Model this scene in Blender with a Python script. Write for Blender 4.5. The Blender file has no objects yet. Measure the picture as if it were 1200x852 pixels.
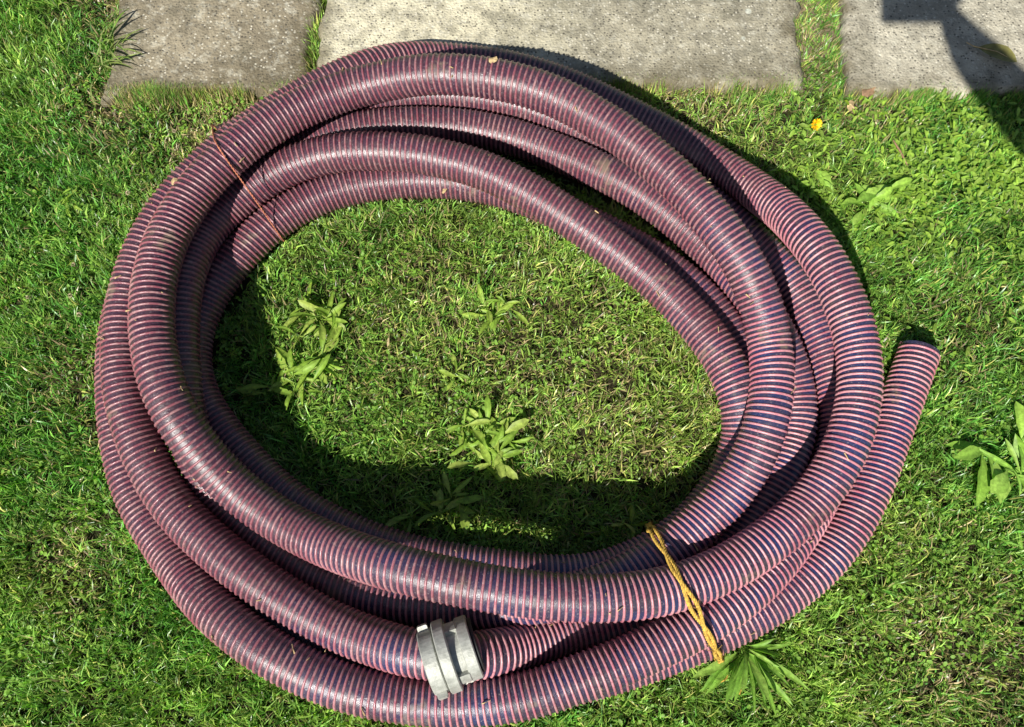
import bpy, bmesh, math, random
import numpy as np
from mathutils import Vector, Matrix, Quaternion

random.seed(7)
rng = np.random.default_rng(11)
R = math.radians
scene = bpy.context.scene
C = scene.collection

# ------------------------------------------------------------------ camera
cam_d = bpy.data.cameras.new('camera'); cam = bpy.data.objects.new('camera', cam_d); C.objects.link(cam)
cam.location = (0, 0, 1.65); cam.rotation_euler = (R(16), 0, 0)
cam_d.sensor_width = 36; cam_d.lens = 27.72; cam_d.clip_start = 0.02; cam_d.clip_end = 500
scene.camera = cam
scene.render.resolution_x, scene.render.resolution_y = 1024, 727

# ------------------------------------------------------------------ sky, sun, exposure
SUN_D = Vector((.44, .87, -1.0)).normalized()          # the way the light travels
w = bpy.data.worlds.new('World'); scene.world = w; w.use_nodes = True
nt = w.node_tree; bg = nt.nodes['Background']
sky = nt.nodes.new('ShaderNodeTexSky'); sky.sky_type = 'NISHITA'; sky.sun_disc = False
sky.sun_elevation = math.asin(-SUN_D.z); sky.sun_rotation = math.atan2(-SUN_D.x, -SUN_D.y) % (2*math.pi)
nt.links.new(sky.outputs[0], bg.inputs[0]); bg.inputs[1].default_value = 0.05
sl = bpy.data.lights.new('sun', 'SUN'); sl.energy = 5.0; sl.angle = R(.53); sl.color = (1, .955, .88)
sun = bpy.data.objects.new('sun', sl); C.objects.link(sun)
sun.location = (-4, -6, 8); sun.rotation_euler = SUN_D.to_track_quat('-Z', 'Y').to_euler()
vs = scene.view_settings; vs.view_transform = 'Standard'; vs.look = 'None'; vs.gamma = 1; vs.exposure = 0.72
scene.render.engine = 'CYCLES'
scene.cycles.max_bounces = 8; scene.cycles.transmission_bounces = 4

# ------------------------------------------------------------------ helpers
def tag(o, label=None, cat=None, group=None, kind=None):
    if label: o['label'] = label
    if cat: o['category'] = cat
    if group: o['group'] = group
    if kind: o['kind'] = kind
    return o
def empty(name, loc=(0, 0, 0), rz=0, parent=None):
    o = bpy.data.objects.new(name, None); C.objects.link(o); o.location = loc; o.rotation_euler = (0, 0, rz)
    o.empty_display_size = .05; o.parent = parent
    return o
def mesh_np(name, v, f, smooth=True, mats=(), col=None):
    """verts (n,3), faces: list of (m,k) int arrays"""
    me = bpy.data.meshes.new(name); v = np.asarray(v, np.float32)
    fs = [np.asarray(x, np.int32) for x in (f if isinstance(f, list) and getattr(f[0], 'ndim', 0) == 2 else [f])]
    me.vertices.add(len(v)); me.vertices.foreach_set('co', v.ravel())
    loops = np.concatenate([x.ravel() for x in fs]); cnt = np.concatenate([np.full(len(x), x.shape[1], np.int32) for x in fs])
    me.loops.add(len(loops)); me.loops.foreach_set('vertex_index', loops)
    me.polygons.add(len(cnt)); me.polygons.foreach_set('loop_start', (np.cumsum(cnt)-cnt).astype(np.int32))
    me.polygons.foreach_set('use_smooth', np.full(len(cnt), smooth))
    me.update(calc_edges=True); me.validate()
    if col is not None:
        a = me.color_attributes.new('tint', 'FLOAT_COLOR', 'POINT')
        c = np.ones((len(v), 4), np.float32); c[:, :3] = col; a.data.foreach_set('color', c.ravel())
    for m in mats: me.materials.append(m)
    return me
def obj(name, me, parent=None, loc=None):
    o = bpy.data.objects.new(name, me); C.objects.link(o); o.parent = parent
    if loc is not None: o.location = loc
    return o
def vnoise(x, y, s, seed=0):
    """smooth value noise on arrays, 0..1"""
    x = np.asarray(x)*s+100; y = np.asarray(y)*s+100
    r = np.random.default_rng(seed).random((256, 256))
    xi = np.floor(x).astype(int); yi = np.floor(y).astype(int); fx = x-xi; fy = y-yi
    fx = fx*fx*(3-2*fx); fy = fy*fy*(3-2*fy); g = lambda a, b: r[a % 256, b % 256]
    return (g(xi, yi)*(1-fx)+g(xi+1, yi)*fx)*(1-fy)+(g(xi, yi+1)*(1-fx)+g(xi+1, yi+1)*fx)*fy
def fbm(x, y, s, seed=0):
    return (vnoise(x, y, s, seed)*.55+vnoise(x, y, s*2.1, seed+1)*.28+vnoise(x, y, s*4.3, seed+2)*.17)

class NT:
    def __init__(s, name):
        s.m = bpy.data.materials.new(name); s.m.use_nodes = True; s.t = s.m.node_tree
        s.p = s.t.nodes['Principled BSDF']; s.out = s.t.nodes['Material Output']
    def n(s, typ, **kw):
        nd = s.t.nodes.new(typ)
        for k, v in kw.items():
            if k.startswith('i_'):
                key = k[2:]; key = int(key) if key.isdigit() else key
                nd.inputs[key].default_value = v
            else: setattr(nd, k, v)
        return nd
    def l(s, a, b): s.t.links.new(a, b)
    def pos(s): return s.n('ShaderNodeNewGeometry').outputs['Position']
    def noise(s, scale, detail=4, rough=.55, vec=None):
        nd = s.n('ShaderNodeTexNoise'); nd.inputs['Scale'].default_value = scale; nd.inputs['Detail'].default_value = detail
        nd.inputs['Roughness'].default_value = rough; s.l(vec or s.pos(), nd.inputs['Vector']); return nd.outputs['Fac']
    def ramp(s, fac, stops):
        nd = s.n('ShaderNodeValToRGB'); cr = nd.color_ramp
        while len(cr.elements) < len(stops): cr.elements.new(.5)
        for e, (p, c) in zip(cr.elements, stops):
            e.position = p; e.color = (c, c, c, 1) if not isinstance(c, tuple) else (*c, 1)
        s.l(fac, nd.inputs[0]); return nd.outputs[0]
    def mix(s, fac, a, b, mode='MIX'):
        nd = s.n('ShaderNodeMix', data_type='RGBA', blend_type=mode)
        for sock, v in ((nd.inputs[0], fac), (nd.inputs[6], a), (nd.inputs[7], b)):
            if isinstance(v, (int, float)): sock.default_value = v
            elif isinstance(v, tuple): sock.default_value = (*v, 1)
            else: s.l(v, sock)
        return nd.outputs[2]
    def math(s, op, a, b=None):
        nd = s.n('ShaderNodeMath', operation=op)
        for i, v in enumerate((a, b)):
            if v is None: continue
            if isinstance(v, (int, float)): nd.inputs[i].default_value = v
            else: s.l(v, nd.inputs[i])
        return nd.outputs[0]
    def bump(s, h, strength=.3, dist=.002):
        nd = s.n('ShaderNodeBump'); nd.inputs['Strength'].default_value = strength; nd.inputs['Distance'].default_value = dist
        s.l(h, nd.inputs['Height']); s.l(nd.outputs[0], s.p.inputs['Normal'])
    def base(s, c, rough=.6, spec=.5):
        if isinstance(c, tuple): s.p.inputs['Base Color'].default_value = (*c, 1)
        else: s.l(c, s.p.inputs['Base Color'])
        if isinstance(rough, (int, float)): s.p.inputs['Roughness'].default_value = rough
        else: s.l(rough, s.p.inputs['Roughness'])
        s.p.inputs['Specular IOR Level'].default_value = spec

def leafy(name, trans=.35, rough=.45, spec=.4, vary=0.):
    """thin plant tissue: attribute colour, some light passes through"""
    t = NT(name); a = t.n('ShaderNodeAttribute', attribute_name='tint').outputs['Color']
    if vary:
        f = t.ramp(t.noise(110, 5, .65), [(.3, .55), (.72, 1.3)]); a = t.mix(1, a, f, 'MULTIPLY')
    t.base(a, rough, spec)
    tr = t.n('ShaderNodeBsdfTranslucent'); t.l(t.mix(1, a, (1.05, 1.35, .5), 'MULTIPLY'), tr.inputs[0])
    mx = t.n('ShaderNodeMixShader'); mx.inputs[0].default_value = trans
    t.l(t.p.outputs[0], mx.inputs[1]); t.l(tr.outputs[0], mx.inputs[2]); t.l(mx.outputs[0], t.out.inputs[0])
    return t.m

# materials
def m_soil():
    t = NT('lawn_soil'); n1 = t.noise(9); n2 = t.noise(140, 5)
    c = t.mix(t.ramp(n1, [(.35, 0.), (.65, 1.)]), (.018, .022, .008), (.035, .028, .015))
    c = t.mix(t.ramp(n2, [(.45, 0.), (.7, 1.)]), c, (.06, .05, .025))
    vd = t.n('ShaderNodeVectorMath', operation='DISTANCE'); t.l(t.pos(), vd.inputs[0]); vd.inputs[1].default_value = (0, .5, 0)   # beyond the blades the turf is a colour
    n3 = t.noise(38, 6, .7); turf = t.mix(t.ramp(n3, [(.36, 0.), (.62, 1.)]), (.022, .045, .010), (.125, .19, .035)); turf = t.mix(t.ramp(t.noise(1.3, 4), [(.4, 0.), (.7, .6)]), turf, (.11, .12, .035))
    mr = t.n('ShaderNodeMapRange'); mr.inputs[1].default_value = 1.7; mr.inputs[2].default_value = 2.6; t.l(vd.outputs['Value'], mr.inputs[0])
    c = t.mix(mr.outputs[0], c, turf)
    t.base(c, .95, .1); t.bump(t.math('ADD', n2, n3), .8, .012); return t.m
def m_concrete(name, light, dark, seed, stain=None):
    t = NT(name); g = t.pos()
    mp = t.n('ShaderNodeMapping'); mp.inputs['Location'].default_value = (seed*3.1, seed*1.7, seed); t.l(g, mp.inputs['Vector']); v = mp.outputs[0]
    big = t.noise(3.2, 4, .6, v); mid = t.noise(22, 5, .65, v); fine = t.noise(170, 4, .7, v)
    c = t.mix(t.ramp(big, [(.36, 0.), (.64, 1.)]), dark, light)
    if stain:                                            # pale worn area on one end of the slab
        sx = t.n('ShaderNodeSeparateXYZ'); t.l(g, sx.inputs[0])
        wob = t.math('ADD', sx.outputs[0], t.math('MULTIPLY', t.math('SUBTRACT', t.noise(5, 5, .6, v), .5), .55))
        mr = t.n('ShaderNodeMapRange'); mr.inputs[1].default_value = stain[0]; mr.inputs[2].default_value = stain[1]; t.l(wob, mr.inputs[0])
        c = t.mix(mr.outputs[0], stain[2], c)
    c = t.mix(t.math('MULTIPLY', t.ramp(mid, [(.40, 0.), (.62, 1.)]), .6), c, tuple(x*.55 for x in dark))
    # exposed grit: pale and dark grains
    vo = t.n('ShaderNodeTexVoronoi'); vo.inputs['Scale'].default_value = 150; t.l(v, vo.inputs['Vector'])
    sp = t.n('ShaderNodeSeparateColor'); t.l(vo.outputs['Color'], sp.inputs[0])
    core = t.ramp(vo.outputs['Distance'], [(.25, 1.), (.5, 0.)])
    c = t.mix(t.math('MULTIPLY', t.math('GREATER_THAN', sp.outputs[0], .82), t.math('MULTIPLY', core, .85)), c, (.55, .52, .42))
    c = t.mix(t.math('MULTIPLY', t.math('LESS_THAN', sp.outputs[1], .28), t.math('MULTIPLY', core, .85)), c, (.06, .056, .045))
    vo2 = t.n('ShaderNodeTexVoronoi'); vo2.inputs['Scale'].default_value = 75; t.l(v, vo2.inputs['Vector'])
    sp2 = t.n('ShaderNodeSeparateColor'); t.l(vo2.outputs['Color'], sp2.inputs[0])
    c = t.mix(t.math('MULTIPLY', t.math('GREATER_THAN', sp2.outputs[0], .9), t.math('MULTIPLY', t.ramp(vo2.outputs['Distance'], [(.1, 1.), (.5, 0.)]), .35)), c, (.50, .49, .41))
    c = t.mix(t.ramp(t.noise(48, 6, .7, v), [(.52, 0.), (.68, .65)]), c, (.47, .45, .36))
    c = t.mix(t.ramp(t.noise(9, 6, .7, v), [(.54, 0.), (.70, .55)]), c, (.10, .095, .065))
    # lichen blotches
    vo3 = t.n('ShaderNodeTexVoronoi'); vo3.inputs['Scale'].default_value = 13; 
    wv = t.mix(.012, v, t.n('ShaderNodeTexNoise', **{}).outputs['Color'], 'ADD'); t.l(wv, vo3.inputs['Vector'])
    sp3 = t.n('ShaderNodeSeparateColor'); t.l(vo3.outputs['Color'], sp3.inputs[0])
    c = t.mix(t.math('MULTIPLY', t.math('GREATER_THAN', sp3.outputs[1], .86), t.ramp(vo3.outputs['Distance'], [(.08, .75), (.13, 0.)])), c, (.50, .52, .44))
    c = t.mix(t.math('MULTIPLY', t.n('ShaderNodeAttribute', attribute_name='tint').outputs['Fac'], .85), c, (.085, .070, .036))
    t.base(c, .92, .2)
    h = t.math('ADD', t.math('MULTIPLY', vo.outputs['Distance'], .6), t.math('ADD', fine, mid)); t.bump(h, .75, .004)
    return t.m

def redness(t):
    """how far the hose goes maroon: patchy staining plus painted light angle, strongest far left"""
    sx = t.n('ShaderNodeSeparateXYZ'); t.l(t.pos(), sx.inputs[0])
    g = t.math('ADD', t.math('MULTIPLY', sx.outputs[0], -.42), t.math('MULTIPLY', sx.outputs[1], .38))  # tone across the coil: part staining, part lighting angle put into the colour
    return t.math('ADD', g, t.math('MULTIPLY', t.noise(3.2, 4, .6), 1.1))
def m_wall():
    t = NT('hose_wall_pvc'); n1 = t.noise(11, 4); n2 = t.noise(30, 6, .7); n3 = t.noise(260, 4, .8); n5 = t.noise(120, 5, .7); n6 = t.noise(8, 8, .7)
    c = t.mix(t.ramp(n1, [(.42, 0.), (.62, 1.)]), (.017, .027, .090), (.030, .024, .044))
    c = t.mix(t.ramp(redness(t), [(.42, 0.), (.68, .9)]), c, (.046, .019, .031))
    c = t.mix(t.math('MULTIPLY', t.ramp(n2, [(.44, 0.), (.72, 1.)]), .5), c, (.075, .052, .050))
    c = t.mix(t.ramp(n3, [(.58, 0.), (.66, .65)]), c, (.27, .23, .24))
    c = t.mix(t.ramp(n3, [(.32, .85), (.44, 0.)]), c, (.008, .006, .010))
    mud = t.ramp(n6, [(.60, 0.), (.68, .8)]); c = t.mix(mud, c, (.15, .115, .08))
    t.base(c, t.mix(mud, t.ramp(n5, [(.35, .22), (.7, .50)]), (.85, .85, .85)), .55); t.bump(t.math('ADD', n3, n5), .4, .0013); return t.m
def m_rib():
    t = NT('hose_rib_pvc'); n1 = t.noise(9, 4); n2 = t.noise(40, 6, .75); n3 = t.noise(260, 4, .8); n6 = t.noise(8, 8, .7)
    c = t.mix(t.ramp(n1, [(.36, 0.), (.62, 1.)]), (.52, .235, .26), (.40, .125, .165))
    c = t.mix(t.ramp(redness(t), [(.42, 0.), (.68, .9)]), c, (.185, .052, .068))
    c = t.mix(t.math('MULTIPLY', t.ramp(n2, [(.46, 0.), (.66, 1.)]), .55), c, (.40, .27, .25))
    c = t.mix(t.ramp(n3, [(.55, 0.), (.64, .7)]), c, (.12, .045, .06))
    c = t.mix(t.ramp(n3, [(.30, .6), (.42, 0.)]), c, (.62, .50, .48))
    mud = t.ramp(n6, [(.60, 0.), (.68, .7)]); c = t.mix(mud, c, (.21, .16, .11))
    t.base(c, t.mix(mud, t.ramp(n2, [(.3, .22), (.7, .45)]), (.85, .85, .85)), .55); t.bump(n3, .4, .001); return t.m
def m_plain(name, c, rough=.6, spec=.4, var=.25, sc=40, metal=0., bump=0.):
    t = NT(name); n = t.noise(sc, 5, .6)
    t.base(t.mix(t.ramp(n, [(.3, 0.), (.7, 1.)]), tuple(x*(1-var) for x in c), tuple(min(1, x*(1+var)) for x in c)), rough, spec)
    t.p.inputs['Metallic'].default_value = metal
    if bump: t.bump(n, bump, .003)
    return t.m
def m_alu():
    t = NT('cast_aluminium'); n = t.noise(60, 5, .65); n2 = t.noise(420, 3)
    c = t.mix(t.ramp(n, [(.35, 0.), (.7, 1.)]), (.29, .30, .265), (.50, .51, .46))
    c = t.mix(t.ramp(n2, [(.6, 0.), (.75, .7)]), c, (.50, .50, .46))
    t.base(c, .58, .5); t.p.inputs['Metallic'].default_value = .45; t.bump(n2, .4, .001); return t.m

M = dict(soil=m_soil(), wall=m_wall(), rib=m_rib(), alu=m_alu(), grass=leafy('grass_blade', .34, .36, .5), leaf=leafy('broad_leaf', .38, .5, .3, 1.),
         twine=m_plain('baler_twine', (.46, .29, .055), .75, .2, .55, 220), cord=m_plain('faded_orange_cord', (.42, .15, .085), .7, .3, .4, 120),
         inner=m_plain('hose_bore', (.03, .028, .03), .7, .3), seal=m_plain('black_rubber', (.015, .015, .015), .6),
         dead=m_plain('dead_leaf', (.16, .15, .045), .6, .3, .3, 60), tan=m_plain('dry_leaf', (.42, .31, .16), .8, .2, .4, 120),
         twig=m_plain('twig_bark', (.24, .15, .09), .9, .1, .4, 90), petal=m_plain('yellow_petal', (.85, .50, .01), .5, .3, .15, 200),
         clover=m_plain('clover_floret', (.45, .36, .24), .8, .2, .3, 300), sand=m_plain('bedding_sand', (.16, .13, .085), .95, .1, .4, 60, bump=.5),
         skin=m_plain('skin', (.55, .33, .24), .5, .4, .06, 30), shirt=m_plain('grey_cotton', (.10, .11, .13), .9, .1, .12, 60),
         jeans=m_plain('blue_denim', (.05, .07, .13), .9, .1, .2, 90), hair=m_plain('brown_hair', (.05, .03, .018), .6, .4, .3, 120),
         boot=m_plain('boot_leather', (.06, .045, .03), .6, .4, .2, 60), phone=m_plain('phone_black', (.012, .012, .014), .25, .5, .05))

# ------------------------------------------------------------------ setting: lawn and path
n = 40; xs = np.sinh(np.linspace(-3.6, 3.6, n))*1.6; ys = np.sinh(np.linspace(-3.6, 3.6, n))*1.6+.6
X, Y = np.meshgrid(xs, ys); Z = np.zeros_like(X); i = np.arange(n*n).reshape(n, n)
lawn = obj('lawn', mesh_np('lawn', np.stack([X, Y, Z], -1).reshape(-1, 3), np.stack([i[:-1, :-1], i[:-1, 1:], i[1:, 1:], i[1:, :-1]], -1).reshape(-1, 4), mats=[M['soil']]))
tag(lawn, 'earth of the lawn under the grass', 'lawn', kind='structure')

SLABS = [  # corners front-left, front-right, back-right, back-left; colour
    ([(-.962, 1.128), (-.484, 1.136), (-.470, 1.96), (-1.00, 1.95)], m_concrete('concrete_grey', (.305, .265, .185), (.18, .155, .105), 1), 'weathered grey paving slab at the left end of the path'),
    ([(-.474, 1.147), (.684, 1.158), (.712, 1.97), (-.458, 1.965)], m_concrete('concrete_pale', (.37, .34, .25), (.225, .21, .155), 2, (-.06, .24, (.58, .54, .39))), 'widest paving slab, pale cream at one end and grey at the other'),
    ([(.790, 1.131), (1.62, 1.122), (1.65, 1.95), (.822, 1.965)], m_concrete('concrete_mid', (.48, .445, .345), (.31, .29, .225), 3), 'paving slab right of the grassy gap, in part under a hard shadow')]
path = obj('path', mesh_np('path', [(-1.0, 1.15, .004), (1.64, 1.15, .004), (1.64, 1.94, .004), (-1.0, 1.94, .004)], [[0, 1, 2, 3]], mats=[M['sand']]))
tag(path, 'row of concrete paving slabs along the lawn edge', 'path', kind='structure')
for si, (q, mt, lab) in enumerate(SLABS):
    q = np.array(q); nu = int(np.linalg.norm(q[1]-q[0])/.008); nv = 96; top = .034+.003*si
    u = np.linspace(0, 1, nu+1); v = np.linspace(0, 1, nv+1); U, V = np.meshgrid(u, v)
    P = ((1-U)*(1-V))[..., None]*q[0]+(U*(1-V))[..., None]*q[1]+(U*V)[..., None]*q[2]+((1-U)*V)[..., None]*q[3]
    W_ = np.linalg.norm(q[1]-q[0]); Hh = np.linalg.norm(q[3]-q[0])
    e = np.minimum(np.minimum(U, 1-U)*W_, np.minimum(V, 1-V)*Hh)                     # metres from the edge
    x, y = P[..., 0], P[..., 1]
    edge = .0025+.016*np.clip(fbm(x, y, 22, 40+si)-.46, 0, 1)*3                       # worn, chipped arris
    z = top-.014*np.clip(1-e/edge, 0, 1)**1.6+(fbm(x, y, 30, 50+si)-.5)*.0035+(fbm(x, y, 5, 60+si)-.5)*.004
    wob = np.clip(1-e/.03, 0, 1)*(fbm(x, y, 16, 70+si)-.5)*.05
    cx, cy = q.mean(0); x = x+np.sign(x-cx)*wob*(np.minimum(U, 1-U)*W_ < .03); y = y+np.sign(y-cy)*wob*(np.minimum(V, 1-V)*Hh < .03)
    dirt = np.clip(1-e/(.02+.10*fbm(x, y, 9, 90+si)), 0, 1)*np.clip(fbm(x, y, 30, 95+si)*2-.35, 0, 1)
    vt = np.stack([x, y, z], -1); idx = np.arange((nu+1)*(nv+1)).reshape(nv+1, nu+1)
    ring = np.concatenate([idx[0, :], idx[1:, -1], idx[-1, -2::-1], idx[-2:0:-1, 0]])
    low = vt.reshape(-1, 3)[ring].copy(); low[:, 2] = -.02; nb = (nu+1)*(nv+1)
    li = nb+np.arange(len(ring)); r2 = np.roll(ring, -1); l2 = np.roll(li, -1)
    f = np.concatenate([np.stack([idx[:-1, :-1], idx[:-1, 1:], idx[1:, 1:], idx[1:, :-1]], -1).reshape(-1, 4), np.stack([ring, li, l2, r2], -1)])
    s = obj('paving_slab', mesh_np('paving_slab', np.concatenate([vt.reshape(-1, 3), low]), f, mats=[mt], col=np.repeat(np.r_[dirt.ravel(), np.ones(len(low))][:, None], 3, 1)), path); s['label'] = lab

# ------------------------------------------------------------------ the hose
TAIL_MM = [
    867,490,47,834,421,47,801,353,47,768,284,47,734,215,47,695,149,47,649,89,47,594,36,47,532,-8,47,465,-46,47,396,-78,47,325,-106,47,
    253,-131,47,180,-153,47,105,-170,47,30,-181,47,-46,-183,47,-122,-175,47,-197,-160,47,-271,-140,47,-343,-115,47,-413,-84,47,-478,-45,47,-538,3,47]
HOSE_MM = [
    -660,988,47,-594,1025,47,-527,1058,47,-456,1083,47,-383,1101,47,-308,1110,47,-233,1115,47,-158,1117,47,-83,1111,47,-9,1097,47,62,1073,47,130,1041,47,
    196,1005,47,260,966,47,323,925,47,384,880,47,441,831,47,495,778,47,546,723,47,593,665,47,630,599,47,656,529,47,673,456,47,681,381,47,
    673,306,47,647,236,49,609,172,57,564,114,73,514,61,92,459,12,108,398,-31,120,333,-67,126,265,-98,129,195,-127,131,124,-152,132,52,-175,132,
    -21,-189,131,-96,-194,129,-171,-191,127,-246,-181,125,-319,-163,124,-389,-136,124,-456,-102,124,-519,-62,117,-578,-19,99,-631,28,74,-682,81,55,-729,139,48,
    -768,203,47,-796,273,47,-816,345,47,-830,419,47,-838,494,47,-837,569,47,-825,643,47,-800,714,47,-763,779,47,-716,837,47,-659,886,47,-595,927,47,
    -529,962,47,-459,991,49,-387,1011,53,-313,1023,55,-238,1029,55,-163,1030,51,-88,1024,48,-15,1007,48,56,981,50,123,948,56,188,911,63,252,872,68,
    313,828,67,370,779,65,422,725,66,469,666,73,509,603,79,545,537,76,574,469,64,591,397,52,586,322,48,559,252,47,520,188,47,476,127,47,
    426,71,47,368,23,47,303,-14,47,233,-42,47,161,-63,49,90,-82,63,24,-99,94,-39,-111,134,-109,-115,159,-183,-107,153,-253,-90,134,-323,-66,120,
    -391,-34,115,-457,3,114,-520,44,113,-580,88,108,-637,137,104,-686,194,103,-725,258,108,-756,327,114,-778,398,119,-790,472,120,-793,547,121,-786,622,123,
    -768,695,125,-739,764,127,-699,828,129,-652,886,130,-601,941,129,-545,992,126,-485,1037,126,-421,1077,129,-356,1114,126,-293,1151,109,-231,1182,82,-162,1199,58,
    -87,1199,48,-13,1187,47,59,1166,47,129,1138,47,196,1104,47,261,1066,47,325,1028,47,389,987,47,449,942,50,501,890,65,542,834,93,573,775,128,
    599,712,160,626,645,179,650,574,185,667,501,185,672,426,184,662,351,184,639,280,180,604,214,171,557,156,163,501,107,165,438,65,173,372,31,181,
    302,6,192,229,-9,205,155,-14,213,80,-12,216,5,-4,217,-69,8,217,-143,23,214,-215,40,201,-283,60,177,-350,84,151,-416,114,134,-481,152,131,
    -539,197,145,-586,249,173,-625,307,200,-658,373,213,-682,444,215,-696,518,214,-700,593,209,-693,667,201,-672,739,193,-637,805,191,-591,864,192,-539,918,191,
    -480,965,188,-415,1003,186,-345,1030,189,-272,1042,200,-199,1043,218,-125,1036,231,-51,1024,236,22,1005,237,91,977,237,156,939,236,217,895,236,273,845,236,
    325,791,237,372,732,237,415,670,235,453,606,226,482,539,208,499,468,191,500,393,187,486,319,184,461,250,168,423,189,148,373,135,136,315,87,132,
    252,45,130,185,12,128,113,-10,121,41,-23,106,-32,-31,90,-107,-32,78,-181,-26,71,-255,-14,63,-327,7,55,-396,36,49,-461,73,47,-521,118,49,
    -574,170,58,-613,230,83,-639,295,110,-656,366,126,-669,440,130,-679,514,129,-684,589,124,-681,663,111,-663,734,95,-626,798,86,-572,850,89,-508,888,99,
    -437,910,111,-363,919,121,-288,917,128,-214,909,132,-140,893,133,-69,870,133,-1,838,130,64,800,127,126,758,123,187,714,117,247,669,111,304,620,105,
    355,566,102,400,505,104,435,439,109,457,367,108,461,294,92,439,227,68,397,167,52,344,114,48,281,73,47,212,43,47,139,27,47,64,26,47,
    -11,34,47,-86,44,47,-160,56,47,-233,74,47,-304,98,47,-373,128,47,-439,165,47,-498,210,47,-553,262,47,-604,317,47,-648,378,47,-676,448,47,
    -681,522,47,-664,595,47,-631,663,47,-588,725,47,-538,781,47,-479,827,47,-412,860,47,-339,881,47,-265,891,47,-190,893,47,-115,888,47,-41,874,47,
    30,850,47,98,818,47,165,783,47,231,747,47,295,708,47,355,662,47,408,609,47,451,548,47,483,480,47,504,407,47,514,333,47]
def catmull(P, n):
    Q = np.vstack([2*P[0]-P[1], P, 2*P[-1]-P[-2]]); t = np.linspace(0, 1, n, endpoint=False)[:, None]; out = []
    for i in range(1, len(Q)-2):
        a, b, c, d = Q[i-1:i+3]; out.append(.5*(2*b+(c-a)*t+(2*a-5*b+4*c-d)*t*t+(3*b-a-3*c+d)*t**3))
    return np.vstack(out+[P[-1:]])
class Path:
    """centre line of one hose length with a frame carried along it"""
    def __init__(s, mm):
        p = catmull(np.array(mm, float).reshape(-1, 3)/1000, 12); d = np.r_[0, np.cumsum(np.linalg.norm(np.diff(p, axis=0), axis=1))]
        s.s = np.arange(0, d[-1], .00625); s.p = np.stack([np.interp(s.s, d, p[:, k]) for k in range(3)], -1); s.end = s.s[-1]
        t = np.gradient(s.p, axis=0); t /= np.linalg.norm(t, axis=1)[:, None]; s.t = t; nn_ = np.zeros_like(t); v = np.cross(t[0], (0, 0, 1.)); nn_[0] = v/np.linalg.norm(v)
        for k in range(1, len(t)):
            v = nn_[k-1]-t[k]*np.dot(nn_[k-1], t[k]); nn_[k] = v/np.linalg.norm(v)
        s.n = nn_
    def frame(s, q):
        f = lambda A: np.stack([np.interp(q, s.s, A[:, k]) for k in range(3)], -1)
        p, t, n_ = f(s.p), f(s.t), f(s.n); t /= np.linalg.norm(t, axis=1)[:, None]; n_ -= t*(t*n_).sum(1)[:, None]; n_ /= np.linalg.norm(n_, axis=1)[:, None]
        return p, t, n_, np.cross(t, n_)
TAIL, LONG = Path(TAIL_MM), Path(HOSE_MM)
line = np.vstack([TAIL.p, LONG.p]); TG = np.vstack([TAIL.t, LONG.t])
RW, PITCH = .0402, .0118
def tube(pa, s0, s1, r, ds, seg=28):
    s = np.linspace(s0, s1, int((s1-s0)/ds)+1); p, t, a, b = pa.frame(s); th = np.linspace(0, 2*np.pi, seg, endpoint=False)
    v = p[:, None]+r*(np.cos(th)[None, :, None]*a[:, None]+np.sin(th)[None, :, None]*b[:, None])
    m = len(s); i = np.arange(m*seg).reshape(m, seg); j = np.roll(i, -1, 1)
    return v.reshape(-1, 3), np.stack([i[:-1], j[:-1], j[1:], i[1:]], -1).reshape(-1, 4)
def spiral(pa, s0, s1, steps=22):
    n_ = int((s1-s0)/PITCH*steps); s = s0+np.arange(n_)*PITCH/steps; th = np.arange(n_)*2*np.pi/steps
    p, t, a, b = pa.frame(s); rad = np.cos(th)[:, None]*a+np.sin(th)[:, None]*b
    prof = [(-.0027, -.0006), (-.0021, .0015), (-.0009, .0026), (.0009, .0026), (.0021, .0015), (.0027, -.0006)]
    v = np.stack([p+rad*(RW+h)+t*o for o, h in prof], 1); m = len(prof); i = np.arange(n_*m).reshape(n_, m)
    return v.reshape(-1, 3), np.stack([i[:-1, :-1], i[:-1, 1:], i[1:, 1:], i[1:, :-1]], -1).reshape(-1, 4)
S_C = 6.930                                  # where the coupling sits
hose = empty('suction_hose', (0, .45, 0))
tag(hose, 'long ribbed purple and blue suction hose coiled in a big loose ring on the lawn', 'hose')
def part(name, v, f, mat, parent, origin=(0, .45, 0), **k):
    o = obj(name, mesh_np(name, np.asarray(v)-np.array(origin), f, mats=[mat], **k), parent); return o
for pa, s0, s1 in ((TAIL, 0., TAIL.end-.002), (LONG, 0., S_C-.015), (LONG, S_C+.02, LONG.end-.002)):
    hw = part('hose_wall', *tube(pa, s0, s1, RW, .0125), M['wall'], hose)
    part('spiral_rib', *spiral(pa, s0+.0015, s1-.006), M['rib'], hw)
# the open end: bore and cut rim
bo = part('bore', *tube(TAIL, 0, .6, RW-.005, .02), M['inner'], hose)
p, t, a, b = TAIL.frame(np.array([0.])); th = np.linspace(0, 2*np.pi, 28, endpoint=False); rr = np.cos(th)[:, None]*a+np.sin(th)[:, None]*b
v = np.concatenate([p+rr*RW, p+rr*(RW-.005)]); i = np.arange(28); j = np.roll(i, -1)
part('cut_rim', v, np.stack([i, j, j+28, i+28], -1), M['wall'], hose)

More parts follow.
